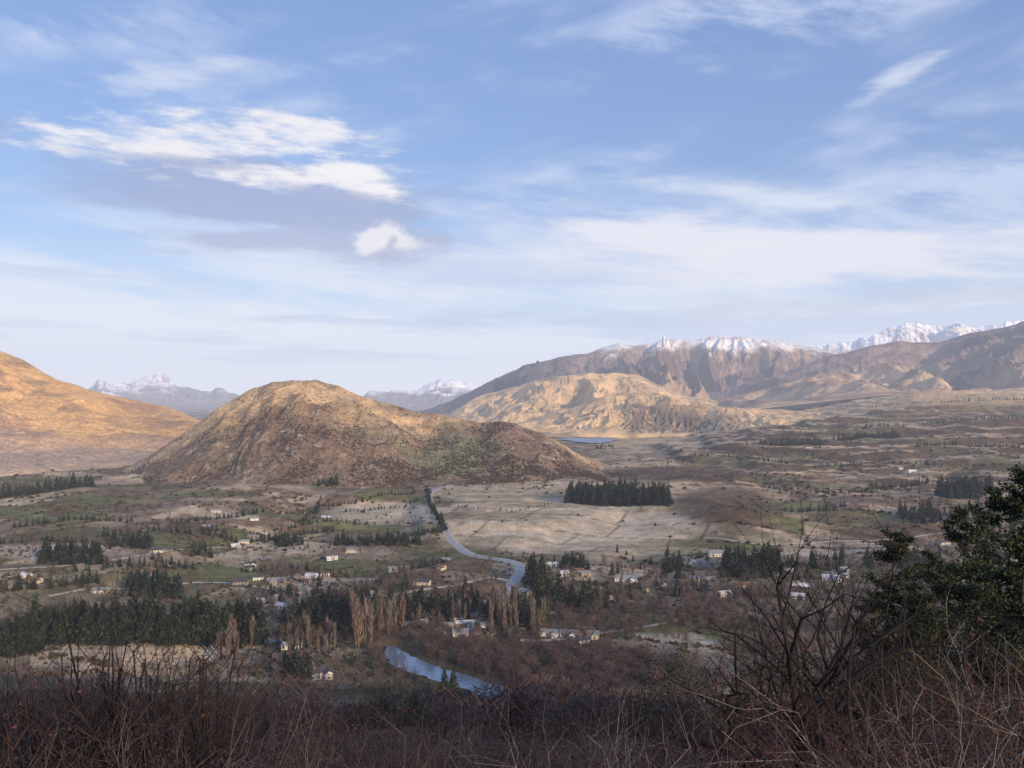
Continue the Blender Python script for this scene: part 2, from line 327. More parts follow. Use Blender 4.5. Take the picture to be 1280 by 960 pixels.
def lane(pts,half=2.0,name='farm_track'):
    g=G([p[0] for p in pts],[p[1] for p in pts])[:,:2];P=catmull(g,14);ar=np.concatenate([[0],np.cumsum(np.hypot(*np.diff(P,axis=0).T))])
    q=np.arange(0,ar[-1],4.);P=np.column_stack([np.interp(q,ar,P[:,0]),np.interp(q,ar,P[:,1])]);z=zat(P[:,0],P[:,1])
    for _ in range(2): z[1:-1]=np.maximum((z[:-2]+z[1:-1]*2+z[2:])/4,z[1:-1])
    ribbon(name,P,z+.45,half,[msh],skirt=.6)
lane([(643,727),(610,722),(575,730),(520,738),(470,748)],2.6)
lane([(0,712),(90,706),(200,690),(300,683),(380,690)])
lane([(612,655),(700,650),(790,655),(860,650)],1.6)
lane([(650,800),(698,799),(760,790),(850,775)],2.0)
lane([(60,745),(180,735),(270,728),(350,738)])
lane([(880,672),(950,680),(1060,676),(1200,664)],1.6)
lane([(380,640),(430,648),(500,655),(545,652)],2)
# ------------------------------------------------------------------ vegetation templates (unit height)
def blades(base,tip,w,rg):
    n=len(base);d=tip-base;s=np.cross(d,rg.normal(size=(n,3)));s/=np.linalg.norm(s,axis=1)[:,None]+1e-9
    V=np.stack([base-s*w[:,None],base+s*w[:,None],tip],1);return V.reshape(-1,3)
def leaftris(c,size,rg):
    n=len(c);a=rg.normal(size=(n,3));a/=np.linalg.norm(a,axis=1)[:,None];b_=np.cross(a,rg.normal(size=(n,3)));b_/=np.linalg.norm(b_,axis=1)[:,None]
    a*=size[:,None];b_*=size[:,None]
    return np.stack([c-a,c+a*.6-b_,c+a*.5+b_],1).reshape(-1,3)
def trunk_t(h,r,rg,lean=0):
    V=[]
    for k in range(3):
        a0=k*2.09;a1=a0+2.09
        V+=[[r*cos(a0),r*sin(a0),-.05],[r*cos(a1),r*sin(a1),-.05],[0,0,h]]
    return np.array(V)
def T_pine(rg,n=150,wd=.24,low=.08,pw=.75):
    h=low+(1-low)*rg.random(n)**1.15;a=rg.random(n)*6.283
    lob=1+.3*np.sin(a*3+h*9+rg.random()*6)
    r=wd*(1.02-h)**pw*np.sqrt(rg.uniform(.15,1,n))*lob
    c=np.column_stack([r*np.cos(a),r*np.sin(a),h-.12*r/wd*.4])
    V=leaftris(c,.075*(1.15-h)*rg.uniform(.6,1.4,n)+.015,rg)
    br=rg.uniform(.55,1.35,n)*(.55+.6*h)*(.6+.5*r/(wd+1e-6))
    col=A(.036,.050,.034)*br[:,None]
    t=trunk_t(.9,.018,rg);return np.vstack([V,t]),np.vstack([np.repeat(col,3,0),np.tile(A(.05,.04,.03),(len(t),1))])
def T_round(rg,n=150,base=(.05,.065,.035),w=.42):
    k=7;cc=rg.normal(size=(k,3))*A(w*.42,w*.42,.17)+A(0,0,.6)
    c=cc[rg.integers(0,k,n)]+rg.normal(size=(n,3))*A(.11,.11,.09)
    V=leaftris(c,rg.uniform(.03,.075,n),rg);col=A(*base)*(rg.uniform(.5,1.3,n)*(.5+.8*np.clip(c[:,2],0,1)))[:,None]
    t=trunk_t(.6,.025,rg);return np.vstack([V,t]),np.vstack([np.repeat(col,3,0),np.tile(A(.05,.04,.03),(len(t),1))])
def T_bare(rg,n=150,spread=.38,up=.55,base=(.13,.095,.083),lo=.2,w=.006):
    h=rg.uniform(lo,.85,n);a=rg.random(n)*6.283;r=spread*rg.random(n)**.7*np.sin(np.clip((h-lo*.7)/(1-lo*.6),0,1)*pi)**.6
    b0=np.column_stack([r*np.cos(a)*.7,r*np.sin(a)*.7,h]);
    d=np.column_stack([np.cos(a)*(1-up)+rg.normal(0,.2,n),np.sin(a)*(1-up)+rg.normal(0,.2,n),up+rg.normal(0,.15,n)])
    tip=b0+d*rg.uniform(.1,.26,n)[:,None];V=blades(b0,tip,w*rg.uniform(.6,2,n),rg)
    col=A(*base)*rg.uniform(.55,1.5,n)[:,None]
    m_=14;am=rg.random(m_)*6.283;hb=rg.uniform(.12,.5,m_);bb=np.column_stack([0*am,0*am,hb]);tt=np.column_stack([np.cos(am)*spread*.8,np.sin(am)*spread*.8,hb+.35])
    W=blades(bb,tt,np.full(m_,.012),rg);t=trunk_t(.8,.022,rg)
    return np.vstack([V,W,t]),np.vstack([np.repeat(col,3,0),np.tile(A(*base)*.8,(len(W)+len(t),1))])
def T_bush(rg,n=16,base=(.08,.06,.044)):
    d=rg.normal(size=(n,3));d/=np.linalg.norm(d,axis=1)[:,None];d[:,2]=np.abs(d[:,2]);c=d*A(.55,.55,.6)*rg.uniform(.5,1,n)[:,None]
    V=leaftris(c,rg.uniform(.25,.5,n),rg);V[:,2]=np.maximum(V[:,2],-.1)
    return V,np.repeat(A(*base)*rg.uniform(.6,1.5,n)[:,None],3,0)
rt=np.random.default_rng(5)
TPL={
 'pine':[T_pine(rt) for _ in range(6)],
 'round':[T_round(rt) for _ in range(4)],
 'poplar':[T_bare(rt,170,.085,.93,(.17,.13,.112),.08,.006) for _ in range(4)],
 'bare':[T_bare(rt,170,.36,.5) for _ in range(5)],
 'willow':[T_bare(rt,170,.5,.45,(.10,.069,.066),.05,.008) for _ in range(5)],
 'slope':[T_bare(rt,280,.5,.45,(.16,.112,.102),.05,.006) for _ in range(5)],
 'sloped':[T_bare(rt,260,.5,.45,(.085,.06,.056),.05,.006) for _ in range(5)],
 'rust':[T_bare(rt,150,.42,.5,(.13,.075,.06),.08,.008) for _ in range(4)],
 'bush':[T_bush(rt) for _ in range(6)],
 'bushg':[T_bush(rt,16,(.062,.066,.036)) for _ in range(4)],
}
def mass(name,items):
    VV=[];CC=[]
    for typ,P,hs in items:
        P=np.asarray(P)
        if not len(P): continue
        k=rng.integers(0,len(TPL[typ]),len(P))
        for j,(tv,tcol) in enumerate(TPL[typ]):
            s=np.where(k==j)[0]
            if not len(s): continue
            a=rng.random(len(s))*6.283;c_,s_=np.cos(a)[:,None],np.sin(a)[:,None];hw=hs[s][:,None]*rng.uniform(.8,1.2,len(s))[:,None]
            x=(tv[None,:,0]*c_-tv[None,:,1]*s_)*hw+P[s,0:1];y=(tv[None,:,0]*s_+tv[None,:,1]*c_)*hw+P[s,1:2];z=tv[None,:,2]*hs[s][:,None]+P[s,2:3]
            VV.append(np.stack([x,y,z],-1).reshape(-1,3));tint=rng.uniform(.75,1.25,(len(s),1,1))*(1+rng.normal(0,.05,(len(s),1,3)))
            CC.append((tcol[None]*tint).reshape(-1,3))
    V=np.vstack(VV);Cc=np.clip(np.vstack(CC),0,1)
    obj(name,mkmesh(name,V,np.arange(len(V)).reshape(-1,3),Cc,[MV]))
def inpoly(x,y,P):
    c=np.zeros(len(x),bool);j=len(P)-1
    for i in range(len(P)):
        xi,yi=P[i];xj,yj=P[j];m_=((yi>y)!=(yj>y))&(x<(xj-xi)*(y-yi)/(yj-yi+1e-9)+xi);c^=m_;j=i
    return c
def keep(P,rd=12,rv=15):
    d1,_=dist_poly(P[:,0],P[:,1],road[::3]);d2,_=dist_poly(P[:,0],P[:,1],river);return (d1>rd)&(d2>rv)
def poly(P,n,clump=0):
    P=np.array(P,float);x=rng.uniform(P[:,0].min(),P[:,0].max(),n*5);y=rng.uniform(P[:,1].min(),P[:,1].max(),n*5)
    m_=inpoly(x,y,P);x,y=x[m_][:n*3],y[m_][:n*3];g=G(x,y)
    if clump: g=g[fbm(g[:,0]/clump,g[:,1]/clump,3,int(P[0,0])%50)>rng.normal(.0,.12,len(g))]
    g=g[:n];return g[keep(g)]
def row(pts,sp,jit=2.):
    g=G([p[0] for p in pts],[p[1] for p in pts]);ar=np.concatenate([[0],np.cumsum(np.hypot(*np.diff(g[:,:2],axis=0).T))])
    q=np.arange(0,ar[-1],sp);q=q[fbm(q/60,q*0+pts[0][0],2,5)>-.5];x=np.interp(q,ar,g[:,0])+rng.normal(0,jit,len(q));y=np.interp(q,ar,g[:,1])+rng.normal(0,jit,len(q))
    return np.column_stack([x,y,zat(x,y)])
def R(x0,y0,x1,y1): return [(x0,y0),(x1,y0),(x1,y1),(x0,y1)]
def hs(P,a,b): return rng.uniform(a,b,len(P))*rng.choice([1,1,.75,1.15],len(P))
pines=[];
def addp(L,t,P,a,b):
    if len(P): L.append((t,P,hs(P,a,b)))
for pl,n,a,b in [([(708,622),(760,618),(835,626),(836,632),(770,634),(708,629)],260,24,36),(R(1172,612,1240,624),60,26,38),(R(1118,640,1225,655),45,14,26),
   (R(54,695,128,706),70,18,26),(R(136,680,192,686),40,15,20),(R(160,735,226,748),45,18,26),(R(40,790,330,806),210,20,32),([(350,782),(450,760),(600,762),(600,772),(450,785),(355,795)],120,16,28),
   (R(395,600,425,609),30,15,22),(R(418,676,525,683),90,11,17),(R(342,676,378,684),25,12,20),(R(905,708,975,722),60,20,28),(R(648,716,680,730),22,18,28),(R(702,704,735,712),20,14,20),
   (R(695,745,760,765),24,14,26),(R(1120,700,1175,712),25,12,22),(R(0,805,40,822),25,18,30),(R(330,742,470,760),30,8,16),(R(830,705,850,712),8,15,20),(R(965,698,1090,712),25,10,20),
   (R(520,870,570,890),14,14,22),(R(355,845,385,858),10,18,24),(R(795,708,1000,740),24,8,18),(R(600,760,680,785),30,12,22),(R(1240,640,1300,700),30,14,25),(R(240,690,265,698),8,14,20),(R(925,524,955,528),12,18,26),(R(780,540,880,548),20,8,14),
   (R(660,690,1100,750),45,8,17),(R(350,730,640,800),50,8,18),(R(742,556,772,562),25,10,16),(R(655,735,700,750),16,16,26),(R(600,768,660,790),24,10,20),(R(540,764,620,774),30,10,16)]:
    addp(pines,'pine',poly(pl,n),a,b)
for pts,sp,a,b in [([(0,624),(60,615),(128,606)],7,20,30),([(950,556),(1040,553),(1125,546)],6,20,28),([(535,614),(536,630),(549,652)],6,8,13),([(405,634),(450,628),(520,616)],7,6,10),
   ([(250,664),(330,672),(420,664)],6,8,12),([(215,655),(300,646),(330,640)],7,7,11),([(255,668),(300,678),(345,675)],6,9,13),([(560,700),(520,712),(480,720)],8,6,11),([(0,740),(60,736),(130,728)],6,10,16),
   ([(550,648),(556,665),(520,670)],6,10,15),([(300,715),(380,712),(450,722)],8,6,12),([(430,640),(480,636),(530,625)],8,6,9),([(1095,610),(1160,604)],9,12,18),([(1000,500),(1100,494),(1200,489)],22,14,22),([(1060,510),(1180,503),(1280,500)],20,14,22),([(1080,535),(1180,528),(1280,524)],12,12,18),([(190,700),(260,715)],9,8,14),
   ([(560,634),(640,640),(690,630)],12,4,7),([(850,575),(920,572),(990,582)],9,10,15),([(1020,585),(1100,578),(1180,582)],11,8,14),([(960,610),(1040,618),(1110,612)],8,8,13),([(990,640),(1060,632)],8,9,14),([(880,525),(960,518),(1020,520)],14,12,18),([(1120,560),(1200,556),(1275,560)],10,10,15),
   ([(20,660),(90,650),(170,652)],8,8,13),([(90,715),(160,708),(220,712)],7,8,14),([(380,655),(395,640),(400,625)],8,7,12),([(330,665),(400,652),(470,656)],8,6,10),([(120,672),(200,664),(240,668)],8,7,12),([(0,680),(50,676),(110,678)],8,8,12)]:
    addp(pines,'pine',row(pts,sp),a,b)
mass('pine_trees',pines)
br=[]
for t,pl,n,a,b in [
   ('poplar',R(436,785,505,815),40,26,38),('poplar',R(612,775,650,798),22,26,36),('poplar',R(662,790,680,800),6,26,34),('poplar',R(360,800,420,822),22,18,26),('poplar',R(500,768,600,785),30,12,22),('poplar',R(270,800,320,830),14,18,28),
   ('poplar',R(905,555,975,575),22,18,30),('poplar',R(690,720,780,760),26,12,22),('poplar',R(1100,745,1140,775),8,18,26),('poplar',R(830,735,900,760),14,12,20),
   ('willow',[(520,806),(640,798),(760,808),(860,825),(900,870),(860,900),(700,880),(620,850),(540,832)],780,7,12),
   ('willow',[(640,862),(860,850),(900,900),(640,915)],260,7,13),('willow',R(430,785,560,804),80,7,13),('willow',R(455,806,480,830),16,6,10),('willow',R(640,765,800,800),170,6,12),('willow',R(480,844,640,872),26,4,7),
   ('bare',R(0,690,640,800),460,7,14),('bare',R(320,710,640,800),300,9,17),('bare',R(650,700,1280,790),660,7,15),('willow',R(760,735,1000,790),260,6,12),('willow',R(900,790,1280,880),420,7,14),('willow',R(850,740,1280,860),380,6,12),
   ('rust',R(640,745,900,800),70,7,13),('rust',R(600,845,800,900),50,8,13),('bare',R(300,820,520,880),130,7,14),('bare',R(0,830,300,880),110,7,12),
   ('willow',R(770,584,880,600),150,7,12),('rust',R(605,598,690,612),40,6,9),('bare',R(860,610,960,650),90,5,9),('bare',R(1080,620,1280,690),140,7,13),('rust',R(490,842,620,852),10,4,7),
   ('willow',R(1020,650,1280,740),160,6,12)]:
    addp(br,t,poly(pl,n),a,b)
for pl,n in [(R(130,640,560,700),200),(R(880,530,1280,610),150),(R(860,600,1280,700),200),(R(0,620,300,690),110),(R(850,700,1280,780),150)]:
    addp(br,'bare',poly(pl,n,90),6,12)
mass('bare_trees',br)
gr=[]
for pl,n,a,b in [(R(0,700,640,800),130,5,10),(R(650,705,1280,790),190,5,11),(R(300,830,600,880),35,5,9),(R(640,760,740,800),25,8,14),(R(960,800,1280,880),60,6,11),(R(100,630,520,700),60,4,8)]:
    addp(gr,'round',poly(pl,n),a,b)
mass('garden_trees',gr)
n=34000;px=rng.uniform(-60,1340,n);py=500+ (rng.random(n)**.9)*330+16;g=G(px,py);g=g[g[:,1]<5200]
i_,j_,e_=cells(g[:,0],g[:,1],.35,150,95,50);hz=_h(i_,j_,52);rr_=_h(i_,j_,53)
edge=(e_<3.5)&(hz>.35);dens=fbm(g[:,0]/90,g[:,1]/90,4,77)>.08
pfm=(np.abs((640+F*g[:,0]/g[:,1])-720)<170)&(np.abs(500+F*(H-g[:,2])/g[:,1]-655)<36)
sel=(edge|(dens&(rng.random(len(g))<.5)))&keep(g,11,20)&~(pfm&(rng.random(len(g))<.93))
hl=rng.uniform(1.4,4.4,len(g))*np.clip(g[:,1]/1100,.8,1.5)*np.where(edge,1.25,1);g=g[sel];hl=hl[sel]
half=rng.random(len(g))<.7
mass('shrubland',[('bush',g[half],hl[half]),('bushg',g[~half],hl[~half])])
X,Y,Z,S,pxh=hill
nb=20000;r_=rng.integers(0,int(X.shape[0]*.83),nb*2);c_=rng.integers(2,X.shape[1]-3,nb*2);fr=rng.random(nb*2)
P=np.stack([X[r_,c_]*(1-fr)+X[r_+1,c_+1]*fr,Y[r_,c_]*(1-fr)+Y[r_+1,c_+1]*fr,Z[r_,c_]*(1-fr)+Z[r_+1,c_+1]*fr],-1);Sv=S[r_,c_]
pk=np.clip(1.0-1.15*Sv+.35*ss(450,600,pxh[c_]),.05,1)*(.2+1.5*(fbm(P[:,0]/70,P[:,1]/70,4,91)>.02))
m_=rng.random(len(P))<pk*.55;P=P[m_];hh_=rng.uniform(1.3,4.4,len(P));q_=rng.random(len(P))<.85
mass('hill_scrub',[('bush',P[q_],hh_[q_]),('bushg',P[~q_],hh_[~q_])])
n=4000;yy=rng.uniform(36,470,n)**1.0;xx=rng.uniform(-.75,.75,n)*yy;P=np.column_stack([xx,yy,zat(xx,yy)])
hh_=rng.uniform(2.5,8,n)*np.clip(yy/120,.5,1.2);
k_=rng.random(n)+.12*fbm(xx/25,yy/25,2,44)
m1=k_<.34;m1b=(k_>=.34)&(k_<.72);m2=(k_>=.72)&(k_<.85);m3=k_>=.86
mass('slope_thicket',[('slope',P[m1],hh_[m1]),('sloped',P[m1b],hh_[m1b]),('rust',P[m2],hh_[m2]),('round',P[m3],hh_[m3]*.7)])
# ------------------------------------------------------------------ houses
MW=[plain('white_weatherboard',(.78,.78,.77)),plain('cream_plaster',(.6,.55,.47)),plain('schist_stone',(.34,.3,.27),nscale=3,namp=.4),plain('dark_cladding',(.09,.085,.085))]
MR=[plain('grey_steel_roof',(.24,.25,.27),.5,.4),plain('dark_roof',(.07,.07,.08),.6),plain('red_brown_roof',(.16,.09,.075),.7),plain('pale_roof',(.62,.64,.67),.45,.4)]
MWi=plain('window_glass',(.04,.05,.06),.1,.8);MFr=plain('door_wood',(.16,.09,.05));MCh=plain('chimney_brick',(.3,.16,.12),nscale=5)
def house(px,py,w,d,h,rot,wi,ri,wing=True,P=None):
    V=[];Fc=[];mi=[]
    def box(x0,x1,y0,y1,z0,z1,m):
        k=len(V);V.extend([(x0,y0,z0),(x1,y0,z0),(x1,y1,z0),(x0,y1,z0),(x0,y0,z1),(x1,y0,z1),(x1,y1,z1),(x0,y1,z1)])
        for f in [(0,3,2,1),(4,5,6,7),(0,1,5,4),(1,2,6,5),(2,3,7,6),(3,0,4,7)]: Fc.append([k+i for i in f]);mi.append(m)
    def gable(x0,x1,y0,y1,z,rh,axis,e=.5,t=.18):
        def pt(a,b_,c): return (a,b_,c) if axis=='x' else (b_,a,c)
        if axis=='x': a0,a1,b0,b1=x0,x1,y0,y1
        else: a0,a1,b0,b1=y0,y1,x0,x1
        bm=(b0+b1)/2;sl=rh/((b1-b0)/2)
        for aa in (a0,a1):
            k=len(V);V.extend([pt(aa,b0,z),pt(aa,b1,z),pt(aa,bm,z+rh),pt(aa,bm,z+rh)]);Fc.append([k,k+1,k+2,k+2]);mi.append(0)
        for bb,sg in ((b0,-1),(b1,1)):
            k=len(V);o=bb+sg*e;zo=z-sl*e
            V.extend([pt(a0-e,o,zo),pt(a1+e,o,zo),pt(a1+e,bm,z+rh),pt(a0-e,bm,z+rh),pt(a0-e,o,zo+t),pt(a1+e,o,zo+t),pt(a1+e,bm,z+rh+t),pt(a0-e,bm,z+rh+t)])
            for f in [(0,1,2,3),(4,5,6,7),(0,1,5,4),(1,2,6,5),(3,0,4,7)]: Fc.append([k+i for i in f]);mi.append(1)
    box(-w/2,w/2,-d/2,d/2,-1.5,h,0);gable(-w/2,w/2,-d/2,d/2,h,d*.28,'x')
    nwin=max(2,int(w/3.5))
    for i in range(nwin):
        cx=-w/2+w*(i+.5)/nwin
        for s in (-1,1):
            if i==nwin//2: box(cx-.5,cx+.5,*( (s*d/2-.06,s*d/2+.06)),0,2.1,3)
            else: box(cx-.7,cx+.7,s*d/2-.05,s*d/2+.05,.9,2.2,2)
            if h>4: box(cx-.6,cx+.6,s*d/2-.05,s*d/2+.05,3.4,4.6,2)
    for s in (-1,1): box(s*w/2-.05,s*w/2+.05,-.8,.8,.9,2.2,2)
    if wing:
        wx=w*.28;box(wx-d*.35,wx+d*.35,-d/2-d*.6,-d/2+.3,-1.5,h-.02,0);gable(wx-d*.35,wx+d*.35,-d/2-d*.6,0,h-.02,d*.2,'y')
        box(wx-.8,wx+.8,-d/2-d*.6-.05,-d/2-d*.6+.05,.8,2.2,2)
    box(-w*.3,-w*.3+.9,-.4,.5,h,h+d*.28+1.0,4)
    me=bpy.data.meshes.new('house');me.from_pydata(V,[],[f if f[2]!=f[3] else f[:3] for f in Fc]);me.polygons.foreach_set('material_index',[m_ for m_ in mi]);me.update()
    for m in (MW[wi],MR[ri],MWi,MFr,MCh): me.materials.append(m)
    g=G(px,py)[0]
    if keep(g[None],16,24)[0]: obj('house',me,(g[0],g[1],g[2]+.3),rot)
HS=[(400,847,15,8,4.8,.5,0,1,1),(357,866,9,6,2.8,.2,0,0,0),(596,785,16,8,3,.1,0,0,1),(525,782,12,7,3,.6,0,3,0),(711,795,14,8,3,-.2,0,0,1),(729,803,9,6,2.8,.3,1,1,0),
 (498,714,24,10,3,.15,1,0,1),(782,726,24,9,3.2,-.1,0,0,1),(836,731,20,8,3,.2,0,1,1),(872,706,26,10,3.4,.1,1,0,1),(1040,725,20,9,3.2,-.3,0,3,1),(1056,722,10,7,3,.4,0,0,0),
 (607,770,14,8,3,.4,2,0,1),(572,775,13,7,3,-.3,0,1,0),(365,810,16,8,3,.2,1,0,1),(342,806,14,8,3,.5,3,1,0),(660,742,18,8,3,-.4,2,0,1),
 (722,716,14,8,3,.1,1,2,0),(690,708,14,8,3,.5,0,3,0),(810,738,12,7,3,.1,1,1,0),(900,695,30,12,4,.0,1,0,0),(196,690,16,8,3,.3,1,1,0),(345,728,20,9,3,.2,2,0,1),(390,722,14,8,3,-.2,0,3,0),
 (300,730,18,8,3,.1,2,1,0),(440,690,18,8,3,.2,1,0,0),(415,700,14,7,3,.4,0,3,0),(270,640,16,8,3,.1,1,0,0),(318,650,14,8,3,.3,0,0,0),(1140,590,22,10,3.5,.1,0,3,0),(1125,586,14,8,3,.3,1,0,0),
 (1010,560,20,10,3,.1,1,1,0),(620,788,10,6,3,.9,0,3,0),(560,785,10,6,3,.3,2,0,0),(680,745,12,7,3,.0,1,1,0),(945,715,16,8,3,.2,0,0,1),(1180,680,16,8,3,.2,1,1,0),(905,745,14,8,3,.4,0,3,0),(470,745,14,8,3,.2,1,0,0),(30,790,14,8,3,.4,0,3,0)]
rh=np.random.default_rng(11)
for x0,y0,x1,y1,n in [(300,700,640,760,16),(500,770,760,800,18),(690,700,1100,750,18),(180,630,420,690,6),(0,700,200,790,3)]:
    for _ in range(n): HS.append((rh.uniform(x0,x1),rh.uniform(y0,y1),rh.uniform(9,19),rh.uniform(6,9),rh.uniform(2.7,3.3),rh.uniform(-.5,.7),int(rh.choice([0,1,1,2,2,3])),int(rh.choice([0,0,1,1,2,3])),rh.random()<.4))
for h_ in HS: house(*h_)
# ------------------------------------------------------------------ foreground plants
def tubes(segs,k=3):
    S_=np.array(segs);p0,p1,r0,r1=S_[:,0:3],S_[:,3:6],S_[:,6],S_[:,7];d=p1-p0;d/=np.linalg.norm(d,axis=1)[:,None]+1e-9
    ref=np.where(np.abs(d[:,2:3])<.9,A(0,0,1),A(1,0,0));u=np.cross(d,ref);u/=np.linalg.norm(u,axis=1)[:,None];v=np.cross(d,u)
    V=[]
    for p,r in ((p0,r0),(p1,r1)):
        for i in range(k):
            a_=2*pi*i/k;V.append(p+(u*cos(a_)+v*sin(a_))*r[:,None])
    V=np.stack(V,1);n=len(S_);b_=np.arange(n)[:,None]*2*k
    f=np.concatenate([np.stack([b_[:,0]+i,b_[:,0]+(i+1)%k,b_[:,0]+k+(i+1)%k,b_[:,0]+k+i],-1) for i in range(k)])
    return V.reshape(-1,3),f
def grow(out,ends,p,d,L,r,dep,rg,wig,split,shr,upb,nseg=4):
    p=np.array(p,float);d=np.array(d,float)
    for i in range(nseg):
        d=d+rg.normal(0,wig,3);d[2]+=upb;d/=np.linalg.norm(d)
        q=p+d*L/nseg;r2=r*(1-.45/nseg*1.0) if i<nseg-1 or dep>0 else r*.4
        out.append([*p,*q,r,r2]);p=q;r=r2
        if dep>0 and (i>0):
            for _ in range(split if i==nseg-1 else max(1,split-1)):
                s=rg.normal(size=3);s-=s@d*d;s/=np.linalg.norm(s)+1e-9
                nd=d*.75+s*rg.uniform(.4,.9);nd/=np.linalg.norm(nd)
                grow(out,ends,p,nd,L*shr*rg.uniform(.7,1.15),r*.62,dep-1,rg,wig,split,shr,upb,max(2,nseg-1))
    if dep==0: ends.append((*p,*d))
def plant(name,seed,stems,L,r,dep,wig,split,shr,upb,spread,bark,leaf=None,nleaf=0,lsize=.03,lspread=.1,zq=None):
    rg=np.random.default_rng(seed);out=[];ends=[]
    for _ in range(stems):
        a_=rg.random()*6.283;t=spread*math.sqrt(rg.random());d=np.array([cos(a_)*t,sin(a_)*t,1.]);d/=np.linalg.norm(d)
        grow(out,ends,(rg.normal(0,.08*stems**.5*L*.2),rg.normal(0,.08*stems**.5*L*.2),-.3),d,L*rg.uniform(.7,1.1),r*rg.uniform(.7,1.1),dep,rg,wig,split,shr,upb)
    V,f=tubes(out);nv=len(V);br_=np.repeat(rg.uniform(.6,1.4,len(out)),6)
    col=A(*bark)*br_[:,None];ztop=V[:,2].max() if zq is None else np.quantile(V[:,2],zq)
    if leaf is not None:
        E=np.array(ends)[:,:3];c=np.repeat(E,nleaf,0)+rg.normal(0,lspread,(len(E)*nleaf,3))
        LV=leaftris(c,rg.uniform(.5,1.3,len(c))*lsize,rg).reshape(-1,3,3);LV=np.concatenate([LV,(LV[:,1:2]+LV[:,2:3])/2+(LV[:,1:2]-LV[:,0:1])*.3],1)
        lf=np.arange(len(LV)*4).reshape(-1,4)[:,[0,1,3,2]]+nv
        lc=np.repeat(A(*leaf)*(rg.uniform(.4,1.5,len(c))*np.repeat(rg.uniform(.6,1.3,len(E)),nleaf))[:,None],4,0)
        V=np.vstack([V,LV.reshape(-1,3)]);f=np.vstack([f,lf]);col=np.vstack([col,lc])
    return mkmesh(name,V,f,np.clip(col,0,1),[MV]),ztop,len(out)
def put(name,tpl,px,Y,pytop,rz=None,wf=1.0,sink=0):
    me,zt,_=tpl;x=(px-640)/F*Y;z=float(zat(x,Y));top=H-(pytop-HY)/F*Y;s=max((top-z)/zt,.05)
    return obj(name,me,(x,Y,z-sink),rng.random()*6.28 if rz is None else rz,(s*wf,s*wf,s))
SH=[plant('bare_shrub',100+i,7,1.1,.014,3,.16,2,.62,.04,.9,[(.062,.045,.044),(.095,.068,.066),(.14,.108,.102),(.038,.028,.029)][i]) for i in range(4)]
SHr=[plant('red_leaf_shrub',120+i,7,1.0,.013,3,.15,2,.62,.03,.8,(.065,.043,.042),(.085,.038,.036),2,.011,.04) for i in range(3)]
SHg=[plant('grey_briar',140+i,8,1.3,.010,2,.26,2,.75,-.06,1.3,(.32,.285,.27)) for i in range(3)]
ST=[plant('sapling',160+i,9,2.6,.014,1,.045,1,.35,.03,.22,(.035,.027,.028)) for i in range(3)]
SE=[plant('evergreen_shrub',180+i,6,1.0,.02,3,.14,2,.6,.03,.8,(.06,.047,.035),(.055,.075,.035),10,.014,.07) for i in range(2)]
prof=np.array([(-60,830),(0,850),(60,835),(130,800),(220,795),(300,845),(380,890),(450,878),(520,850),(600,902),(680,890),(760,885),(860,875),(900,850),(1000,830),(1100,800),(1200,790),(1340,760)],float)
for i in range(220):
    px=rng.uniform(-60,1340) if i<170 else rng.uniform(350,860);Y=rng.uniform(6.5,15);t=np.interp(px,prof[:,0],prof[:,1])+abs(rng.normal(0,32))-6
    k=rng.random()
    if k<.60: put('bare_shrub',SH[rng.integers(4)],px,Y,t,wf=1.25)
    elif k<.86: put('red_leaf_shrub',SHr[rng.integers(3)],px,Y,t+4,wf=1.25)
    elif px>560: put('grey_briar',SHg[rng.integers(3)],px,Y,t,wf=1.2)
    else: put('bare_shrub',SH[rng.integers(4)],px,Y,t,wf=1.2)
for i in range(70):
    px=rng.uniform(-60,1340);Y=rng.uniform(16,42);t=np.interp(px,prof[:,0],prof[:,1])+abs(rng.normal(0,35))-5
    k=rng.random();T=SH[rng.integers(4)] if k<.5 else (SHr[rng.integers(3)] if k<.82 else SE[rng.integers(2)])
    put('evergreen_shrub' if k>=.82 else ('bare_shrub' if k<.5 else 'red_leaf_shrub'),T,px,Y,t,wf=1.1)
for px,t in [(80,715),(100,750),(120,720),(155,740),(205,720),(235,700),(250,745),(60,770),(185,755),(30,780),(140,765),(220,735)]:
    put('sapling',ST[rng.integers(3)],px,rng.uniform(8,10),t)
BT=plant('bare_tree',201,5,1.9,.085,4,.12,2,.64,.05,.55,(.022,.018,.019),zq=.93)
BT2=plant('bare_tree',207,3,2.1,.08,4,.12,2,.62,.04,.4,(.024,.020,.021),zq=.93)
put('bare_tree',BT,985,11,660,rz=.4,wf=1.0);put('bare_tree',BT2,1080,14,695,rz=2.4,wf=.85);put('bare_tree',BT2,925,13,745,rz=4.,wf=.85);put('bare_tree',BT,1040,15,720,rz=3.1,wf=.9)
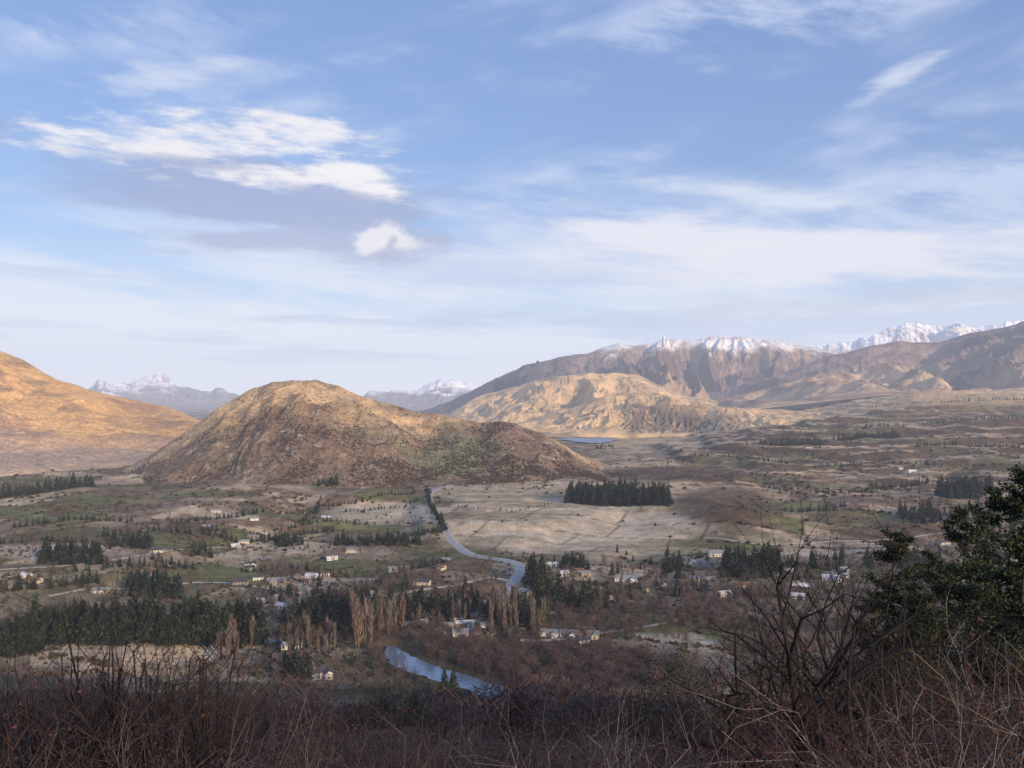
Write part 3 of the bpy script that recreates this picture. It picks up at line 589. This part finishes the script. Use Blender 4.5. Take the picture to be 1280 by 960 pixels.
def conifer(seed,n=46,h=9.,w=2.4):
    rg=np.random.default_rng(seed);out=[];c=[];p=np.array([0,0,-.5])
    for i in range(12):
        q=p+A(rg.normal(0,.08),rg.normal(0,.08),(h+.5)/12);out.append([*p,*q,.14*(1-i/12.5),.14*(1-(i+1)/12.5)]);p=q
    for i in range(n*2):
        z=h*rg.uniform(.08,.99);a_=rg.random()*6.283;L=w*(1.03-z/h)**.6*rg.uniform(.4,1.25);p=A(0,0,z);d=A(cos(a_),sin(a_),.45)
        for k in range(5):
            d=d+rg.normal(0,.12,3);d/=np.linalg.norm(d);q=p+d*L/5;out.append([*p,*q,.03*(1-k/6),.03*(1-(k+1)/6)])
            if k>0: 
                m_=int(110*L/w)+30;c.append(q+rg.normal(0,1,(m_,3))*A(.17,.17,.13)*(L/w*.8+.3))
            p=q
    c=np.vstack(c);V,f=tubes(out);nv=len(V);LV=leaftris(c,rg.uniform(.015,.05,len(c)),rg).reshape(-1,3,3);LV=np.concatenate([LV,LV[:,1:2]+(LV[:,2:3]-LV[:,0:1])*.5],1)
    lf=np.arange(len(LV)*4).reshape(-1,4)[:,[0,1,3,2]]+nv
    cl=A(.040,.052,.031)*(rg.uniform(.4,1.6,len(c))*(1+.6*fbm(c[:,0]*1.5,c[:,2]*1.5,2,seed)))[:,None]
    col=np.vstack([np.tile(A(.06,.047,.04),(nv,1)),np.repeat(cl,4,0)])
    return mkmesh('conifer_tree',np.vstack([V,LV.reshape(-1,3)]),np.vstack([f,lf]),np.clip(col,0,1),[MV]),h,0
CF=[conifer(301,40,9,2.3),conifer(302,36,9,2.6)]
for px,Y,t,k,wf in [(1288,18,580,0,1.05),(1208,23,638,1,1.0),(1125,27,660,0,1.05),(1252,28,612,1,1.0),(1335,22,595,0,1.1),(1165,34,690,1,1.05),(1235,42,680,1,1.15),(1095,38,735,0,1.1)]:
    put('conifer_tree',CF[k],px,Y,t,wf=wf)
for px,Y,t in [(900,24,810),(1060,26,800),(960,30,835),(540,34,868),(880,26,825)]:
    put('evergreen_shrub',SE[int(px)%2],px,Y,t,wf=1.1)
for px,Y,t in [(1170,9,720),(1240,9,740),(1290,8,700),(1130,10,790),(1210,8,800),(700,8,850),(820,8,870),(770,9,850),(640,8,880)]:
    put('grey_briar',SHg[int(px)%3],px,Y,t,wf=.8)
# ------------------------------------------------------------------ haze (homogeneous atmosphere)
SIG=3.3e-5
m=bpy.data.materials.new('valley_haze');m.use_nodes=True;nt=m.node_tree;nt.nodes.clear()
o=nt.nodes.new('ShaderNodeOutputMaterial');ab=nt.nodes.new('ShaderNodeVolumeAbsorption');em=nt.nodes.new('ShaderNodeEmission');ad=nt.nodes.new('ShaderNodeAddShader')
ab.inputs['Color'].default_value=(0,0,0,1);ab.inputs['Density'].default_value=SIG
em.inputs['Color'].default_value=(.66,.69,.86,1);em.inputs['Strength'].default_value=SIG
nt.links.new(ab.outputs[0],ad.inputs[0]);nt.links.new(em.outputs[0],ad.inputs[1]);nt.links.new(ad.outputs[0],o.inputs['Volume'])
V=[(x,y,z) for z in (-300,1800) for y in (-3000,29000) for x in (-26000,26000)]
obj('atmospheric_haze',mkmesh('haze',V,[(0,2,3,1),(4,5,7,6),(0,1,5,4),(1,3,7,5),(3,2,6,7),(2,0,4,6)],None,[m]))
# ------------------------------------------------------------------ sky + sun
SE_=15.;SR=142.
w=bpy.data.worlds.new('sky');sc.world=w;w.use_nodes=True;nt=w.node_tree;nt.nodes.clear();L=nt.links
try: w.cycles.sampling_method='NONE'
except Exception: pass
out=nt.nodes.new('ShaderNodeOutputWorld');bg=nt.nodes.new('ShaderNodeBackground');BS=.15;bg.inputs['Strength'].default_value=BS;L.new(bg.outputs[0],out.inputs[0])
sky=nt.nodes.new('ShaderNodeTexSky');sky.sky_type='NISHITA';sky.sun_disc=False;sky.sun_elevation=radians(SE_);sky.sun_rotation=radians(SR);sky.altitude=400;sky.air_density=1.0;sky.dust_density=.4;sky.ozone_density=2.5
tc=nt.nodes.new('ShaderNodeTexCoord');sp=nt.nodes.new('ShaderNodeSeparateXYZ');L.new(tc.outputs['Generated'],sp.inputs[0])
def Mt(op,a,b=None,c=None,clamp=False):
    n=nt.nodes.new('ShaderNodeMath');n.operation=op;n.use_clamp=clamp
    for i,v in enumerate((a,b,c)):
        if v is None: continue
        if isinstance(v,(int,float)): n.inputs[i].default_value=v
        else: L.new(v,n.inputs[i])
    return n.outputs[0]
az=Mt('ARCTAN2',sp.outputs[0],sp.outputs[1]);el=Mt('ARCSINE',sp.outputs[2])
def noise(sx,sy,ox=0,detail=4,rough=.55,dist=0,shear=0):
    cb=nt.nodes.new('ShaderNodeCombineXYZ');L.new(Mt('MULTIPLY_ADD',az,sx,ox),cb.inputs[0]);e2=el if not shear else Mt('ADD',el,Mt('MULTIPLY',az,shear));L.new(Mt('MULTIPLY_ADD',e2,sy,ox*.37),cb.inputs[1])
    n=nt.nodes.new('ShaderNodeTexNoise');n.noise_dimensions='2D';n.inputs['Scale'].default_value=1;n.inputs['Detail'].default_value=detail;n.inputs['Roughness'].default_value=rough;n.inputs['Distortion'].default_value=dist
    L.new(cb.outputs[0],n.inputs[0]);return n.outputs[0]
def sm(x,a,b,lo=0.,hi=1.):
    n=nt.nodes.new('ShaderNodeMapRange');n.interpolation_type='SMOOTHSTEP';L.new(x,n.inputs[0])
    for i,v in enumerate((a,b,lo,hi)): n.inputs[i+1].default_value=v
    return n.outputs[0]
def blob(px,py,wx,wy,rot=0):
    a0=math.atan((px-640)/F);e0=math.atan((HY-py)/F*cos(a0));ca=cos(a0)
    k1=F/wx/ca**2;k2=F/wy/ca;c,s=cos(rot),sin(rot)
    u=Mt('MULTIPLY_ADD',az,c*k1,Mt('MULTIPLY_ADD',el,s*k1,-(c*a0+s*e0)*k1))
    v=Mt('MULTIPLY_ADD',el,c*k2,Mt('MULTIPLY_ADD',az,-s*k2,(s*a0-c*e0)*k2))
    r=Mt('MULTIPLY_ADD',u,u,Mt('MULTIPLY',v,v));return Mt('EXPONENT',Mt('MULTIPLY',r,-1.))
def mx(c1,c2,f):
    n=nt.nodes.new('ShaderNodeMix');n.data_type='RGBA';L.new(f,n.inputs[0]);L.new(c1,n.inputs[6])
    n.inputs[7].default_value=(*[x/BS for x in c2],1);return n.outputs[2]
def add(*a):
    r=a[0]
    for b in a[1:]: r=Mt('ADD',r,b)
    return r
def ero(b,n,k,lo,hi): return Mt('MULTIPLY',sm(Mt('MULTIPLY_ADD',n,k,Mt('SUBTRACT',b,k*.5)),lo,hi),sm(b,.03,.25))
cur=sky.outputs[0]
n1=noise(2.4,13,3.1,4,.6,0,.10);n2=noise(6,28,9.2,5,.6,0);n3=noise(15,62,5.5,5,.62,0);n4=noise(1.6,6.5,1.7,4,.6,0,-.2);n5=noise(4,14,7.7,5,.65,0,.22)
cur=mx(cur,(.24,.40,.85),sm(el,.25,.05,.45,.55))
v=Mt('MULTIPLY',sm(n4,.38,.66),sm(n5,.34,.62));cur=mx(cur,(.60,.69,.91),Mt('MULTIPLY',v,.85))
cur=mx(cur,(.78,.89,.96),sm(el,-.02,.25,.95,0.))
low=sm(el,.04,.30,.18,.0);v=Mt('MULTIPLY',sm(Mt('ADD',n1,low),.48,.66),sm(el,.0,.34,1.,.0));cur=mx(cur,(.90,.93,.97),Mt('MULTIPLY',v,.85))
v=Mt('MULTIPLY',sm(noise(2,24,12.3,4,.6),.48,.64),Mt('MULTIPLY',sm(el,.02,.07),sm(el,.28,.14)));cur=mx(cur,(.52,.64,.85),Mt('MULTIPLY',v,.65))
# bank on the right
b1=add(blob(1110,322,340,46,-.02),blob(800,300,200,24,-.08));cur=mx(cur,(.88,.87,.93),Mt('MULTIPLY',ero(b1,n1,3,.15,1.0),.85))
b1=add(blob(1130,378,300,20),blob(700,400,160,14,-.03));cur=mx(cur,(.55,.61,.75),Mt('MULTIPLY',ero(b1,n2,2,.3,1.),.6))
# wisps
b1=add(blob(1095,118,75,14,.42),blob(940,245,190,13,-.20));cur=mx(cur,(.76,.82,.94),Mt('MULTIPLY',ero(b1,n2,2.6,.2,1.2),.75))
b1=add(blob(240,85,100,16,.12),blob(150,112,60,18,.2));cur=mx(cur,(.72,.78,.92),Mt('MULTIPLY',ero(b1,n2,3,.3,1.2),.65))
# main cloud
b1=add(blob(200,215,190,36,-.04),blob(420,245,150,34,-.12),blob(300,250,170,30));cur=mx(cur,(.31,.40,.64),Mt('MULTIPLY',ero(b1,n2,1.9,.25,1.1),.8))
b1=add(blob(150,182,130,19,.0),blob(325,172,140,24,-.05),blob(385,156,60,12,-.15));v=ero(b1,n3,2.5,.18,1.25);cur=mx(cur,(.92,.90,.93),Mt('MULTIPLY',v,.97))
b1=add(blob(350,218,130,16,.06),blob(455,226,55,20,-.35));v=ero(b1,n3,2.2,.18,1.15);cur=mx(cur,(.95,.93,.94),v)
b1=add(blob(430,247,70,10,-.1),blob(230,203,110,7,0));v=ero(b1,n3,2.2,.25,1.0);cur=mx(cur,(.40,.46,.66),Mt('MULTIPLY',v,.75))
# lenticular puff
b1=add(blob(480,302,115,32,.03),blob(330,300,160,16,.05));v=ero(b1,n2,1.9,.2,1.0);cur=mx(cur,(.38,.46,.67),Mt('MULTIPLY',v,.8))
n6=noise(30,44,2.2,5,.6)
b1=add(blob(502,302,38,17,-.1),blob(472,297,26,14,.3),blob(456,311,16,11,.6));v=ero(b1,n6,1.8,.2,1.2);cur=mx(cur,(.90,.88,.91),Mt('MULTIPLY',v,.95))
b1=add(blob(488,319,34,10,.1),blob(490,303,10,6,.9),blob(545,300,26,7,0));v=ero(b1,n6,1.8,.2,1.1);cur=mx(cur,(.46,.50,.65),Mt('MULTIPLY',v,.8))
L.new(cur,bg.inputs['Color'])
sd=bpy.data.lights.new('sun','SUN');sd.energy=5;sd.angle=radians(.5);sd.color=(1,.75,.47)
so=bpy.data.objects.new('sun',sd);sc.collection.objects.link(so)
from mathutils import Vector
D=Vector((sin(radians(SR))*cos(radians(SE_)),cos(radians(SR))*cos(radians(SE_)),sin(radians(SE_))))
so.rotation_euler=D.to_track_quat('Z','Y').to_euler();so.location=(0,0,400)
cd=bpy.data.cameras.new('camera');co=bpy.data.objects.new('camera',cd);sc.collection.objects.link(co)
co.location=(0,0,H);co.rotation_euler=(radians(90),0,0);cd.sensor_width=36;cd.lens=36*F/1280;cd.shift_y=20/1280.;cd.clip_start=.1;cd.clip_end=60000
sc.camera=co
sc.view_settings.view_transform='Standard';sc.view_settings.look='None';sc.view_settings.exposure=0
